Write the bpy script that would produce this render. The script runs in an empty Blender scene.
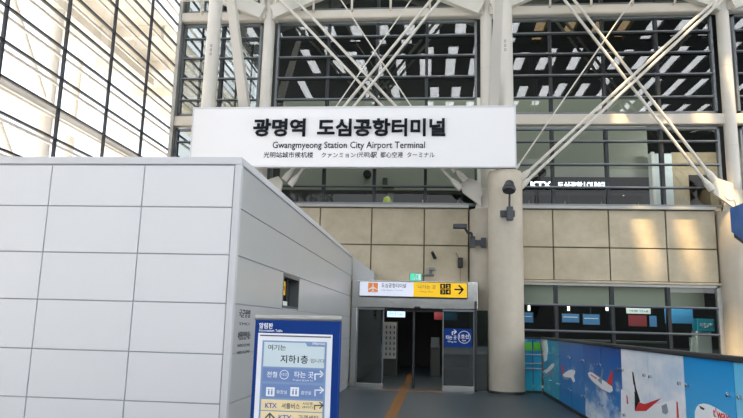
import bpy, bmesh, math, random
from mathutils import Vector, Matrix
random.seed(4)
SC = bpy.context.scene
COL = SC.collection
PI = math.pi

# ------------------------------------------------------------------ camera
H = 1.65
YAW, PIT, ROL, FPX = -9.76531428e-02, 1.74782288e-01, 2.59928813e-02, 653.88
cy, sy, cp, sp = math.cos(YAW), math.sin(YAW), math.cos(PIT), math.sin(PIT)
fw = Vector((sy*cp, cy*cp, sp)); r0 = Vector((cy, -sy, 0)); u0 = r0.cross(fw)
c_, s_ = math.cos(ROL), math.sin(ROL)
rt = c_*r0 + s_*u0; up = -s_*r0 + c_*u0
cam_d = bpy.data.cameras.new('camera'); cam = bpy.data.objects.new('camera', cam_d); COL.objects.link(cam)
cam.matrix_world = Matrix(((rt.x, up.x, -fw.x, 0), (rt.y, up.y, -fw.y, 0), (rt.z, up.z, -fw.z, H), (0, 0, 0, 1)))
cam_d.sensor_width = 36; cam_d.lens = 36*FPX/743; cam_d.clip_end = 300
SC.camera = cam

def at(px, py, ax, v):
    """point of the surveyed plane (axis ax = v) that the photo shows at px, py"""
    d = rt*((px-371.5)/FPX) + up*(-(py-209)/FPX) + fw
    o = Vector((0, 0, H)); t = (v-o[ax])/d[ax]
    return o + d*t
def aX(px, py, v): return at(px, py, 0, v)
def aY(px, py, v): return at(px, py, 1, v)

# ------------------------------------------------------------------ materials
def lin(h):
    h = h.lstrip('#'); o = []
    for i in (0, 2, 4):
        c = int(h[i:i+2], 16)/255
        o.append(c/12.92 if c <= .04045 else ((c+.055)/1.055)**2.4)
    return (*o, 1)
def mat(name, col, rough=.5, metal=0, spec=.5, noise=0, nscale=4, bump=0, emit=0, col2=None):
    m = bpy.data.materials.new(name); m.use_nodes = True
    n = m.node_tree.nodes; L = m.node_tree.links; b = n['Principled BSDF']
    c = lin(col); b.inputs['Base Color'].default_value = c
    b.inputs['Roughness'].default_value = rough; b.inputs['Metallic'].default_value = metal
    b.inputs['Specular IOR Level'].default_value = spec
    if emit:
        b.inputs['Emission Color'].default_value = c; b.inputs['Emission Strength'].default_value = emit
    if noise or bump:
        tc = n.new('ShaderNodeTexCoord'); t = n.new('ShaderNodeTexNoise')
        t.inputs['Scale'].default_value = nscale; t.inputs['Detail'].default_value = 6; t.inputs['Roughness'].default_value = .65
        L.new(tc.outputs['Object'], t.inputs['Vector'])
        if noise:
            r = n.new('ShaderNodeValToRGB')
            r.color_ramp.elements[0].position = .3; r.color_ramp.elements[1].position = .7
            lo = lin(col2) if col2 else tuple(x*(1-noise) for x in c[:3])+(1,)
            r.color_ramp.elements[0].color = lo; r.color_ramp.elements[1].color = c
            L.new(t.outputs['Fac'], r.inputs['Fac']); L.new(r.outputs['Color'], b.inputs['Base Color'])
        if bump:
            bp = n.new('ShaderNodeBump'); bp.inputs['Strength'].default_value = bump; bp.inputs['Distance'].default_value = .01
            L.new(t.outputs['Fac'], bp.inputs['Height']); L.new(bp.outputs['Normal'], b.inputs['Normal'])
    return m
def glass(name, tint, refl, rcol='#ffffff'):
    m = bpy.data.materials.new(name); m.use_nodes = True
    n = m.node_tree.nodes; L = m.node_tree.links; n.clear()
    o = n.new('ShaderNodeOutputMaterial'); x = n.new('ShaderNodeMixShader')
    t = n.new('ShaderNodeBsdfTransparent'); g = n.new('ShaderNodeBsdfGlossy')
    t.inputs['Color'].default_value = lin(tint); g.inputs['Color'].default_value = lin(rcol); g.inputs['Roughness'].default_value = .0
    lw_ = n.new('ShaderNodeLayerWeight'); lw_.inputs['Blend'].default_value = .5
    pw = n.new('ShaderNodeMath'); pw.operation = 'POWER'; pw.inputs[1].default_value = 5
    ma = n.new('ShaderNodeMath'); ma.operation = 'MULTIPLY_ADD'; ma.inputs[1].default_value = 1-refl; ma.inputs[2].default_value = refl
    L.new(lw_.outputs['Facing'], pw.inputs[0]); L.new(pw.outputs[0], ma.inputs[0]); L.new(ma.outputs[0], x.inputs['Fac'])
    L.new(t.outputs[0], x.inputs[1]); L.new(g.outputs[0], x.inputs[2]); L.new(x.outputs[0], o.inputs['Surface'])
    return m
def translucent(name, col):
    m = bpy.data.materials.new(name); m.use_nodes = True
    n = m.node_tree.nodes; L = m.node_tree.links; n.clear()
    o = n.new('ShaderNodeOutputMaterial'); t = n.new('ShaderNodeBsdfTranslucent'); t.inputs['Color'].default_value = lin(col)
    L.new(t.outputs[0], o.inputs['Surface']); return m

M = {}
M['concrete'] = mat('concrete', '#cbbfa8', .8, noise=.14, nscale=1.3, bump=.15, col2='#aca289')
M['column_concrete'] = mat('column_concrete', '#c6beae', .75, noise=.12, nscale=1.1, bump=.1, col2='#b4ab9a')
M['joint'] = mat('joint', '#6f6552', .9)
M['steel_white'] = mat('white_painted_steel', '#d5d1c8', .45)
M['steel_beam'] = mat('cream_painted_steel', '#d0c9bc', .5)
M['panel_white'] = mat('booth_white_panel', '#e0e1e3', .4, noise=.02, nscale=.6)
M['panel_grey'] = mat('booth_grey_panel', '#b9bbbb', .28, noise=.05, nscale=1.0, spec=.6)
M['seam'] = mat('seam', '#b0b1b9', .8)
M['trim_grey'] = mat('booth_trim', '#d0d1d4', .4)
M['dark'] = mat('dark_frame', '#20252a', .45)
M['black'] = mat('black', '#0c0d0e', .5)
M['alu'] = mat('aluminium', '#74797d', .35, metal=.6)
M['alu_light'] = mat('light_aluminium', '#a5a49f', .4, metal=.4)
M['stainless'] = mat('stainless', '#b4b4b2', .17, metal=1, bump=.25, nscale=2.0)
M['chrome'] = mat('chrome', '#d0d0d0', .12, metal=1)
M['sign_white'] = mat('sign_white', '#eaeaec', .4)
M['letter'] = mat('letter_navy', '#0f1620', .6, spec=.2)
M['glass_up'] = glass('tinted_curtain_glass', '#9aa29d', .11)
M['glass_mid'] = glass('clear_storey_glass', '#a2a9a5', .025)
M['glass_left'] = glass('clear_curtain_glass', '#f1f1f6', .08)
M['glass_door'] = glass('door_glass', '#8aa09c', .07)
M['glass_low'] = glass('shopfront_glass', '#a9b5b0', .06)
M['sky_pane'] = translucent('frosted_skylight', '#f2f4f6')
M['clear_pane'] = glass('clear_skylight', '#ffeccb', .05)
M['roof'] = mat('roof_underside', '#33383a', .8)
M['interior_green'] = mat('lounge_wall', '#c6cac0', .7, noise=.04, nscale=.5)
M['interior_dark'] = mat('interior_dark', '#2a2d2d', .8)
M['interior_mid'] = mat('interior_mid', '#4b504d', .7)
M['blue'] = mat('pylon_blue', '#063682', .6, spec=.2)
M['blue_hang'] = mat('hanging_blue', '#2d5f9e', .4, noise=.2, nscale=5)
M['yellow'] = mat('sign_yellow', '#fcc800', .4, emit=.12)
M['sign_lit'] = mat('sign_white_lit', '#dfe3f2', .4, emit=.15)
M['orange'] = mat('sign_orange', '#ee8a3a', .4, emit=.1)
M['white_ink'] = mat('white_ink', '#f4f6fa', .5)
M['grey_ink'] = mat('grey_ink', '#4b5058', .5)
M['exit_green'] = mat('exit_green', '#4fd9b0', .4, emit=.15)
M['poster_pale'] = mat('poster_pale_blue', '#d3e2e8', .55, spec=.2)
M['poster_slate'] = mat('poster_slate_blue', '#86a0c6', .55, spec=.2)
M['poster_row'] = mat('poster_row_blue', '#7690c0', .55, spec=.2)
M['poster_yellow'] = mat('poster_yellow', '#f5e0b0', .55, spec=.2)
M['poster_white'] = mat('poster_white', '#eef0f6', .35)
M['ktx_blue'] = mat('emblem_blue', '#4a62b4', .4)
M['pale_truss'] = mat('outside_pale_steel', '#e9e2d4', .5)
M['red'] = mat('print_red', '#d8322f', .4)
M['white_print'] = mat('print_white', '#eef2f6', .4)
M['grey_print'] = mat('print_grey', '#8f9aa8', .4)
M['tactile'] = mat('tactile_yellow', '#8f5f27', .6, noise=.15, nscale=20)
M['screen'] = mat('screen_blue', '#4f7fb4', .3, emit=.2)
M['screen_light'] = mat('screen_pale', '#b8d8f4', .3, emit=.7)
M['banner_blue'] = mat('banner_blue', '#4490c8', .5, emit=.1)
M['teal'] = mat('teal', '#1f93ad', .5, emit=.12)
M['kiosk_white'] = mat('kiosk_white', '#e3e6e6', .4)
M['poster_red'] = mat('poster_red', '#9a3a44', .5)
M['lamp'] = mat('lamp_glow', '#fff6e0', .5, emit=3)
M['letters_lit'] = mat('letters_lit', '#e8f2ff', .5, emit=3)
M['navy_fascia'] = mat('navy_fascia', '#070b18', .7, spec=.1)
M['stone'] = mat('beige_stone', '#b8a68c', .8, noise=.3, nscale=3)
M['pale_panel'] = mat('pale_blue_panel', '#d5dfe8', .5, noise=.12, nscale=1.5)
M['lime'] = mat('yellow_green', '#c3d62a', .6)
M['green_glass'] = mat('green_panel', '#22332e', .6, spec=.1, noise=.3, nscale=2)
M['lamp_metal'] = mat('lamp_grey', '#43474d', .45, metal=.3)
M['poster_amber'] = mat('poster_amber', '#f0b81c', .5)

def floor_mat():
    m = mat('slate_floor', '#3b4852', .42, noise=.12, nscale=.8)
    n = m.node_tree.nodes; L = m.node_tree.links; b = n['Principled BSDF']
    src = b.inputs['Base Color'].links[0].from_socket
    tc = n.new('ShaderNodeTexCoord'); br = n.new('ShaderNodeTexBrick')
    br.offset = 0; br.inputs['Scale'].default_value = 1; br.inputs['Brick Width'].default_value = .6; br.inputs['Row Height'].default_value = .6
    br.inputs['Mortar Size'].default_value = .004
    br.inputs['Mortar'].default_value = lin('#33383c')
    L.new(tc.outputs['Object'], br.inputs['Vector']); L.new(src, br.inputs['Color1']); L.new(src, br.inputs['Color2'])
    L.new(br.outputs['Color'], b.inputs['Base Color']); return m
M['floor'] = floor_mat()
def sky_print(name, top, bottom, cloud, amount, z0, z1, scale=2.5, low=0.0):
    """printed sky picture: vertical tint plus clouds, thicker towards the foot of the picture when low > 0"""
    m = bpy.data.materials.new(name); m.use_nodes = True
    n = m.node_tree.nodes; L = m.node_tree.links; b = n['Principled BSDF']
    b.inputs['Roughness'].default_value = .3; b.inputs['Specular IOR Level'].default_value = .2
    tc = n.new('ShaderNodeTexCoord'); sx = n.new('ShaderNodeSeparateXYZ'); L.new(tc.outputs['Object'], sx.inputs[0])
    mr = n.new('ShaderNodeMapRange'); mr.inputs['From Min'].default_value = z0; mr.inputs['From Max'].default_value = z1
    L.new(sx.outputs['Z'], mr.inputs['Value'])
    mx = n.new('ShaderNodeMix'); mx.data_type = 'RGBA'
    mx.inputs[6].default_value = lin(bottom); mx.inputs[7].default_value = lin(top); L.new(mr.outputs[0], mx.inputs[0])
    t = n.new('ShaderNodeTexNoise'); t.inputs['Scale'].default_value = scale; t.inputs['Detail'].default_value = 7; t.inputs['Roughness'].default_value = .6
    vm = n.new('ShaderNodeVectorMath'); vm.operation = 'MULTIPLY'; vm.inputs[1].default_value = (1, .55, 1.3)
    L.new(tc.outputs['Object'], vm.inputs[0]); L.new(vm.outputs[0], t.inputs['Vector'])
    inv = n.new('ShaderNodeMath'); inv.operation = 'MULTIPLY_ADD'; inv.inputs[1].default_value = -low; inv.inputs[2].default_value = amount
    L.new(mr.outputs[0], inv.inputs[0])
    ad = n.new('ShaderNodeMath'); ad.operation = 'ADD'; L.new(t.outputs['Fac'], ad.inputs[0]); L.new(inv.outputs[0], ad.inputs[1])
    r = n.new('ShaderNodeValToRGB'); r.color_ramp.elements[0].position = .52; r.color_ramp.elements[1].position = .8
    L.new(ad.outputs[0], r.inputs[0])
    m2 = n.new('ShaderNodeMix'); m2.data_type = 'RGBA'; m2.inputs[7].default_value = lin(cloud)
    L.new(r.outputs[0], m2.inputs[0]); L.new(mx.outputs[2], m2.inputs[6]); L.new(m2.outputs[2], b.inputs['Base Color'])
    return m

# ------------------------------------------------------------------ mesh helpers
class MB:
    def __init__(s): s.bm = bmesh.new(); s.mats = []
    def mi(s, m):
        if m is None: return 0
        if m not in s.mats: s.mats.append(m)
        return s.mats.index(m)
    def faces(s, vs, fs, m=None, smooth=False):
        b = [s.bm.verts.new(v) for v in vs]; k = s.mi(m); out = []
        for f in fs:
            q = s.bm.faces.new([b[i] for i in f]); q.material_index = k; q.smooth = smooth; out.append(q)
        return out
    def box(s, a, b, m=None, bev=0):
        x0, x1 = sorted((a[0], b[0])); y0, y1 = sorted((a[1], b[1])); z0, z1 = sorted((a[2], b[2]))
        v = [(x0,y0,z0),(x1,y0,z0),(x1,y1,z0),(x0,y1,z0),(x0,y0,z1),(x1,y0,z1),(x1,y1,z1),(x0,y1,z1)]
        fs = s.faces(v, [(3,2,1,0),(4,5,6,7),(0,1,5,4),(1,2,6,5),(2,3,7,6),(3,0,4,7)], m)
        if bev:
            es = list({e for f in fs for e in f.edges})
            bmesh.ops.bevel(s.bm, geom=es, offset=bev, segments=2, affect='EDGES', profile=.5)
        return s
    def rod(s, p, q, r1, r2=None, m=None, n=16, cap=True, smooth=True):
        p = Vector(p); q = Vector(q); r2 = r1 if r2 is None else r2
        d = (q-p).normalized(); a = d.orthogonal().normalized(); b = d.cross(a)
        vs = []
        for c, r in ((p, r1), (q, r2)):
            vs += [c + r*(math.cos(2*PI*i/n)*a + math.sin(2*PI*i/n)*b) for i in range(n)]
        s.faces(vs, [(i, (i+1) % n, n+(i+1) % n, n+i) for i in range(n)], m, smooth)
        if cap:
            s.faces(vs[:n], [tuple(reversed(range(n)))], m); s.faces(vs[n:], [tuple(range(n))], m)
        return s
    def lathe(s, cx, cy_, prof, m=None, n=40):
        vs = []
        for r, z in prof:
            vs += [(cx+r*math.cos(2*PI*i/n), cy_+r*math.sin(2*PI*i/n), z) for i in range(n)]
        fs = []
        for k in range(len(prof)-1):
            fs += [(k*n+i, k*n+(i+1) % n, (k+1)*n+(i+1) % n, (k+1)*n+i) for i in range(n)]
        s.faces(vs, fs, m, True)
        top = len(prof)-1
        s.faces(vs[:n], [tuple(reversed(range(n)))], m); s.faces(vs[top*n:], [tuple(range(n))], m)
        return s
    def beam(s, p, q, w1, h1, w2=None, h2=None, m=None, side=None):
        """bar of rectangular section from p to q, tapering"""
        p = Vector(p); q = Vector(q); w2 = w2 or w1; h2 = h2 or h1
        d = (q-p).normalized(); a = Vector(side) if side else Vector((1, 0, 0)); a = (a - d*a.dot(d)).normalized(); b = d.cross(a)
        vs = []
        for c, w, h in ((p, w1, h1), (q, w2, h2)):
            vs += [c - a*w/2 - b*h/2, c + a*w/2 - b*h/2, c + a*w/2 + b*h/2, c - a*w/2 + b*h/2]
        s.faces(vs, [(3,2,1,0),(4,5,6,7),(0,1,5,4),(1,2,6,5),(2,3,7,6),(3,0,4,7)], m); return s
    def prism(s, pts, off, m=None):
        """polygon extruded by the vector off"""
        n = len(pts); pts = [Vector(p) for p in pts]; off = Vector(off)
        vs = pts + [p+off for p in pts]
        s.faces(vs, [tuple(range(n)), tuple(reversed(range(n, 2*n)))] + [(i, n+i, n+(i+1) % n, (i+1) % n) for i in range(n)], m)
        return s
    def build(s, name, m=None, parent=None):
        bmesh.ops.recalc_face_normals(s.bm, faces=s.bm.faces[:])
        me = bpy.data.meshes.new(name); s.bm.to_mesh(me); s.bm.free()
        for k in (s.mats or [m]): me.materials.append(k)
        return link(name, me, parent)
def link(name, me, parent=None):
    o = bpy.data.objects.new(name, me); COL.objects.link(o)
    if parent is not None:
        o.parent = parent; o.matrix_parent_inverse = Matrix.Translation(world(parent)).inverted()
    return o
def world(o):
    v = Vector(o.location)
    return v   # only top-level Empties are ever moved off the origin
def empty(name, loc=(0, 0, 0)):
    o = bpy.data.objects.new(name, None); o.location = loc; COL.objects.link(o); o.empty_display_size = .2; return o
def thing(o, label, cat, group=None, kind=None):
    o['label'] = label; o['category'] = cat
    if group: o['group'] = group
    if kind: o['kind'] = kind
    return o
def struct(o): o['kind'] = 'structure'; return o
def box(name, a, b, m, parent=None, bev=0): return MB().box(a, b, None, bev).build(name, m, parent)

def text(name, body, p0, p1, m, parent=None, axis=1, depth=.004, bold=0, front=-1):
    """lettering fitted to the rectangle p0 (low left) .. p1 (high right) as read; axis 1: faces -Y; axis 0, front 1: faces +X; axis 0, front -1: faces -X"""
    cu = bpy.data.curves.new(name, 'FONT'); cu.body = body; cu.resolution_u = 2; cu.offset = bold
    t = bpy.data.objects.new(name, cu); COL.objects.link(t)
    bpy.context.view_layer.update()
    me = bpy.data.meshes.new_from_object(t.evaluated_get(bpy.context.evaluated_depsgraph_get()))
    bpy.data.objects.remove(t); bpy.data.curves.remove(cu)
    bm = bmesh.new(); bm.from_mesh(me)
    if depth and bm.faces:
        g = bmesh.ops.extrude_face_region(bm, geom=bm.faces[:])
        bmesh.ops.translate(bm, vec=(0, 0, 1), verts=[v for v in g['geom'] if isinstance(v, bmesh.types.BMVert)])
    xs = [v.co.x for v in bm.verts]; ys = [v.co.y for v in bm.verts]
    x0, x1, y0, y1 = min(xs), max(xs), min(ys), max(ys)
    p0 = Vector(p0); p1 = Vector(p1)
    for v in bm.verts:
        u = (v.co.x-x0)/(x1-x0); w = (v.co.y-y0)/(y1-y0); d = v.co.z
        if axis == 1: v.co = (p0.x+(p1.x-p0.x)*u, p0.y - d*depth, p0.z+(p1.z-p0.z)*w)
        else: v.co = (p0.x + front*d*depth, p0.y+(p1.y-p0.y)*u, p0.z+(p1.z-p0.z)*w)
    bmesh.ops.recalc_face_normals(bm, faces=bm.faces[:])
    bm.to_mesh(me); bm.free(); me.materials.clear(); me.materials.append(m); me.name = name
    return link(name, me, parent)
def ring(mb, c, r, w, m=None, d=.003, n=28):
    c = Vector(c); vs = []
    for y in (0, -d):
        for rr in (r-w, r):
            vs += [c + Vector((rr*math.cos(2*PI*i/n), y, rr*math.sin(2*PI*i/n))) for i in range(n)]
    fs = []
    for i in range(n):
        j = (i+1) % n
        fs += [(2*n+i, 2*n+j, 3*n+j, 3*n+i), (n+i, n+j, 3*n+j, 3*n+i), (i, j, 2*n+j, 2*n+i)]
    mb.faces(vs, fs, m)
def stroke(mb, pts, w, m=None, d=.003):
    """thin raised line in an XZ plane (lettering, arrows)"""
    for a, b in zip(pts[:-1], pts[1:]):
        a = Vector(a); b = Vector(b); t = (b-a).normalized(); nrm = Vector((t.z, 0, -t.x))*w/2; e = t*w/2
        mb.prism([a-e-nrm, b+e-nrm, b+e+nrm, a-e+nrm], (0, -d, 0), m)

# ================================================================== SETTING
YF = 19.0
struct(box('floor', (-8.3, -32, -.2), (30, 32, 0), M['floor']))

struct(box('ground_outside', (-40, -32, -.2), (-8.3, 45, .015), mat('outside_paving', '#d8d2c6', .8)))
# concrete facade: one mesh per wall run, panels with open joints over a dark backing
XC = (-5.23, 1.515, 8.41)                      # facade column axes
def concrete_run(name, x0, x1, z0, z1, joints_x, joints_z):
    mb = MB(); mb.box((x0, YF+.05, z0), (x1, YF+.3, z1), M['joint'])
    xs = [x0]+[j for j in joints_x if x0 < j < x1]+[x1]; zs = [z0]+[z for z in joints_z if z0 < z < z1]+[z1]
    g = .014
    for a, b in zip(xs[:-1], xs[1:]):
        for c, d in zip(zs[:-1], zs[1:]):
            mb.box((a+g, YF, c+g), (b-g, YF+.08, d-g), M['concrete'], .006)
    return struct(mb.build(name))
JL = (-6.49, -3.39, -1.845, -.296); JR = (3.39, 4.95, 6.52)
concrete_run('wall_front', -4.72, .99, 2.86, 5.06, JL, (3.96,))
concrete_run('wall_front', 2.04, 7.88, 3.02, 5.06, JR, (3.96,))
concrete_run('wall_front', -8.3, -5.75, 0, 5.06, JL, (.9, 1.92, 2.94, 3.96))
concrete_run('wall_front', 8.95, 14.0, 0, 5.06, (10.5, 12.05), (.9, 1.92, 2.94, 3.96))
concrete_run('wall_front', -4.72, -2.24, 0, 2.86, (-3.39,), (.9, 1.92))
# steel and concrete ledges
def trim(n, a, b, m, bev=.01): return struct(box('trim_%d' % n, a, b, m, None, bev))
trim(1, (-4.72, YF-.12, 5.06), (.99, YF+.2, 5.15), M['alu_light'])
trim(2, (2.04, YF-.12, 5.06), (7.88, YF+.2, 5.15), M['alu_light'])
trim(3, (2.04, YF-.06, 2.955), (7.98, YF+.1, 3.02), M['concrete'])
trim(13, (7.86, YF-.02, 0), (7.97, YF+.3, 2.95), M['alu_light'])

# curtain wall windows of the facade, one window per bay and storey
NW = [0]
def window(x0, x1, z0, z1, mull, trans, gm, fr='dark'):
    NW[0] += 1
    w = struct(empty('window_%d' % NW[0], ((x0+x1)/2, YF, z0)))
    gx = [x0]+[q for q in mull if x0+.2 < q < x1-.2]+[x1]; gz = [z0]+[q for q in trans if z0+.1 < q < z1-.1]+[z1]
    gl = MB()
    for a, b in zip(gx[:-1], gx[1:]):            # each pane sits a hair out of true, as real panes do
        for c, e in zip(gz[:-1], gz[1:]):
            tx, tz = random.uniform(-.006, .006), random.uniform(-.003, .003)
            gl.faces([(a, YF+.065-tx-tz, c), (b, YF+.065+tx-tz, c), (b, YF+.065+tx+tz, e), (a, YF+.065-tx+tz, e)], [(0, 1, 2, 3)])
    gl.build('glass', M[gm], w)
    f = MB(); t = .07
    f.box((x0, YF-.02, z0), (x0+t, YF+.13, z1)); f.box((x1-t, YF-.02, z0), (x1, YF+.13, z1))
    f.box((x0, YF-.02, z0), (x1, YF+.13, z0+t)); f.box((x0, YF-.02, z1-t), (x1, YF+.13, z1))
    f.build('window_frame', M['alu' if fr == 'dark' else fr], w)
    for x in mull:
        if x0+.2 < x < x1-.2: box('mullion', (x-.045, YF+.0, z0+t), (x+.045, YF+.2, z1-t), M['dark'], w)
    for z in trans:
        if z0+.1 < z < z1-.1:
            tb = MB(); tb.box((x0+t, YF-.05, z+.002), (x1-t, YF+.03, z+.038), M['alu']); tb.box((x0+t, YF-.035, z-.026), (x1-t, YF+.02, z+.002), M['dark'])
            tb.build('transom', None, w)
    return w
UP = [8.42, 9.12, 9.80, 10.46]; MID = [5.70, 6.38, 7.07]; TOP = [12.1, 12.8, 13.5]
BAYS = [(-8.05, -5.48, (-6.75,)), (-4.98, 1.24, (-3.34, -1.81, -.28)), (1.80, 8.14, (3.43, 4.98, 6.53)), (8.70, 14.0, (10.25, 11.8))]
for i, (x0, x1, mu) in enumerate(BAYS):
    window(x0, x1, 7.92, 10.98, mu, UP, 'glass_up')
    window(x0, x1, 11.36, 14.2, mu, TOP, 'glass_up')
    window(x0, x1, 5.15, 7.52, mu, MID, 'glass_mid')
window(2.04, 7.86, .05, 2.95, (3.44, 4.98, 6.5), (1.6, 2.32), 'glass_low', 'alu_light')
# floor beams of the facade
def tube_beam(n, z, r, y):
    mb = MB(); mb.rod((-8.15, y, z), (14, y, z), r, n=20); return struct(mb.build('trim_%d' % n, M['steel_beam']))
struct(MB().box((-8.15, YF-.16, 7.56), (14, YF+.1, 7.88), None, .03).build('trim_4', M['steel_beam']))
struct(MB().box((-8.15, YF-.22, 11.0), (14, YF+.1, 11.3), None, .06).build('trim_5', M['steel_beam']))
rl = MB(); rl.rod((-8.1, YF-.35, 11.62), (14, YF-.35, 11.62), .022, n=8)
x = -7.4
while x < 14:
    rl.rod((x, YF-.35, 11.24), (x, YF-.35, 11.62), .035, n=8); rl.rod((x, YF-.35, 11.24), (x, YF-.1, 11.2), .03, n=8); x += 1.2
struct(rl.build('trim_6', M['steel_beam']))

# left glazed wall
XL = -8.174
wl = struct(empty('wall_left', (XL, 8, 0)))
gl = MB(); gl.faces([(XL-.06, -12, 0), (XL-.06, 28, 0), (XL-.06, 28, 14), (XL-.06, -12, 14)], [(0, 1, 2, 3)]); gl.build('glass', M['glass_left'], wl)
yy = YF+8.04
while yy > -12:
    b = MB(); b.box((XL-.055, yy-.025, 0), (XL+.015, yy+.025, 14), M['dark'])
    b.build('mullion', None, wl); yy -= 2.01
z = .65
while z < 14:
    b = MB(); b.box((XL-.05, -12, z-.022), (XL+.015, 27.9, z+.022), M['dark']); b.box((XL-.34, -12, z-.03), (XL-.28, 27.9, z+.03), M['pale_truss'])
    b.build('transom', None, wl); z += .682
struct(MB().box((XL+.0, YF-.22, 0), (XL+.11, YF+.2, 14)).build('trim_7', M['alu_light']))

# roof with frosted skylight panes between dark boards; three clear panes near the facade let sun through
ZR = 14.2
rf = struct(empty('ceiling', (0, 5, ZR)))
rows = [(-2.6, 1.0), (1.9, 5.4), (6.2, 9.6), (10.4, 13.3), (14.1, 16.6)]
clear = {(7, 6), (7, 7), (7, 8), (6, 9)}
bd = MB(); sk = MB(); cl = MB()
RX0, RX1 = -9.0, 22.0; prev = -12.0
PITCH = 1.15
for j, (y0, y1) in enumerate(rows):
    bd.box((RX0, prev, ZR), (RX1, y0, ZR+.25)); prev = y1
    xx = RX0 + (.3 if j % 2 else .0); last = RX0; k = 0
    while xx + PITCH < RX1:
        a, b = xx+.3, xx+.78; k += 1
        if random.random() < .25 and j < 3: xx += PITCH; continue
        bd.box((last, y0, ZR), (a, y1, ZR+.25)); last = b
        X_mid = (a+b)/2
        (cl if (j >= 3 and 4.0 < X_mid < 8.4) else sk).box((a, y0, ZR+.12), (b, y1, ZR+.13))
        xx += PITCH
    bd.box((last, y0, ZR), (RX1, y1, ZR+.25))
bd.box((RX0, prev, ZR), (RX1, 31, ZR+.25))
bd.build('roof_board', M['roof'], rf); sk.build('skylight_glass', M['sky_pane'], rf); cl.build('clear_skylight_glass', M['clear_pane'], rf)
# unseen low wall behind the viewer, added to darken reflections in the doors
struct(box('wall_back', (-30, -26.3, 0), (30, -26, 6.0), M['interior_mid']))

# rooms behind the facade
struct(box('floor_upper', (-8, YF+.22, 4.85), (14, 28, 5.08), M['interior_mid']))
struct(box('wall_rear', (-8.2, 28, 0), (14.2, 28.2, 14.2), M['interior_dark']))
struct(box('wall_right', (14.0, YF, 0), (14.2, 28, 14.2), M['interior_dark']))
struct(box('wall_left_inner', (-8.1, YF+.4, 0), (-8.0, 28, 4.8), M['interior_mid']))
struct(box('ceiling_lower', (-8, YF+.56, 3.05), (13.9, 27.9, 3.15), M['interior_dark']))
lw = MB(); lw.box((-5.3, 21.5, 6.12), (2.2, 21.6, 9.35)); lw.box((2.2, 21.5, 6.58), (6.93, 21.6, 9.35)); lw.box((-5.3, 21.6, 9.3), (6.93, 24, 9.35))
struct(lw.build('wall_lounge', M['interior_green']))
struct(MB().box((2.05, 20.3, 2.40), (7.95, 20.34, 3.04)).build('wall_bulkhead', M['interior_green']))

# ================================================================== COLUMNS, BRACES
def front_column(x, label, tagz):
    t = thing(empty('concrete_column', (x, 17.75, 0)), label, 'column', 'concrete columns carrying steel pipes', 'thing')
    MB().lathe(x, 17.75, [(.46, .06), (.46, 5.72), (.44, 5.84), (.38, 5.86)]).build('concrete_shaft', M['column_concrete'], t)
    MB().lathe(x, 17.75, [(.48, 0), (.48, .06), (.465, .06)]).build('base_ring', M['dark'], t)
    MB().lathe(x+(.05 if x > 0 else 0), 17.75, [(.215, 5.86), (.19, ZR-.01)], n=28).build('steel_pipe', M['steel_white'], t)
    for k in range(3):
        text('stencil_mark', 'ㅁ', (x-.02+.02, 17.55, tagz+k*.13), (x+.05, 17.55, tagz+.07+k*.13), M['grey_ink'], t, depth=.01)
    return t
front_column(1.91, 'thick round concrete column beside the glass doors, white pipe rising from its top', 9.3)
front_column(-6.6, 'white steel pipe column rising behind the left end of the big white station sign', 9.3)

def facade_column(x, label):
    t = thing(empty('steel_column', (x, YF, 0)), label, 'column', 'slim steel columns against the glass front', 'thing')
    MB().lathe(x, YF, [(.5, 0), (.5, 5.0)]).build('concrete_base', M['column_concrete'], t)
    MB().lathe(x, YF-.1, [(.36, 5.0), (.30, 5.2), (.2, 5.62), (.19, 5.62)], n=24).build('bracket_cone', M['steel_white'], t)
    MB().lathe(x, YF-.1, [(.178, 5.62), (.172, ZR-.01)], n=28).build('steel_shaft', M['steel_white'], t)
    for s in (-1, 1):
        mb = MB()
        pts = [(x+s*.2, 18.62, 5.05), (x+s*.72, 18.62, 5.45), (x+s*.76, 18.62, 5.72), (x+s*.62, 18.62, 5.9), (x+s*.2, 18.62, 5.75)]
        mb.prism(pts, (0, -.1, 0)); mb.rod((x+s*.3, 18.5, 5.42), (x+s*.3, 18.66, 5.42), .15, n=14)
        mb.build('bracket_plate', M['steel_white'], t)
    for s in (-1, 1):
        mb = MB()
        mb.beam((x+s*.16, 18.65, 11.15), (x+s*2.5, 18.65, 12.2), .2, .42, .2, .5, side=(0, 1, 0))
        mb.build('branch_arm', M['steel_white'], t)
        fk = MB(); fk.rod((x+s*.17, 18.78, 11.0), (x+s*.3, 18.72, 12.6), .09, .12, n=10); fk.build('fork', M['steel_white'], t)
    for z in (6.9, 9.3): MB().lathe(x, YF-.1, [(.18, z), (.183, z+.01), (.18, z+.02)], n=24).build('weld_ring', M['steel_beam'], t)
    return t
facade_column(XC[0], 'slim steel column against the glass front, behind the left half of the station sign')
facade_column(XC[1], 'slim steel column just left of the thick concrete column, behind the bent arm lamp')
facade_column(XC[2], 'slim steel column at the right end of the long window, with a white brace bracket')

def strut(x, label):
    mb = MB(); mb.beam((x, 18.45, 6.55), (x, 13.2, 13.6), .30, .26, .13, .16); t = mb.build('raking_strut', M['steel_white'])
    return thing(t, label, 'strut', 'raking steel struts')
strut(-5.465, 'slanted tapering white steel strut between the two left columns, above the station sign')
strut(1.60, 'slanted tapering white steel strut squeezed between the concrete column pipe and slim column')

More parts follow.
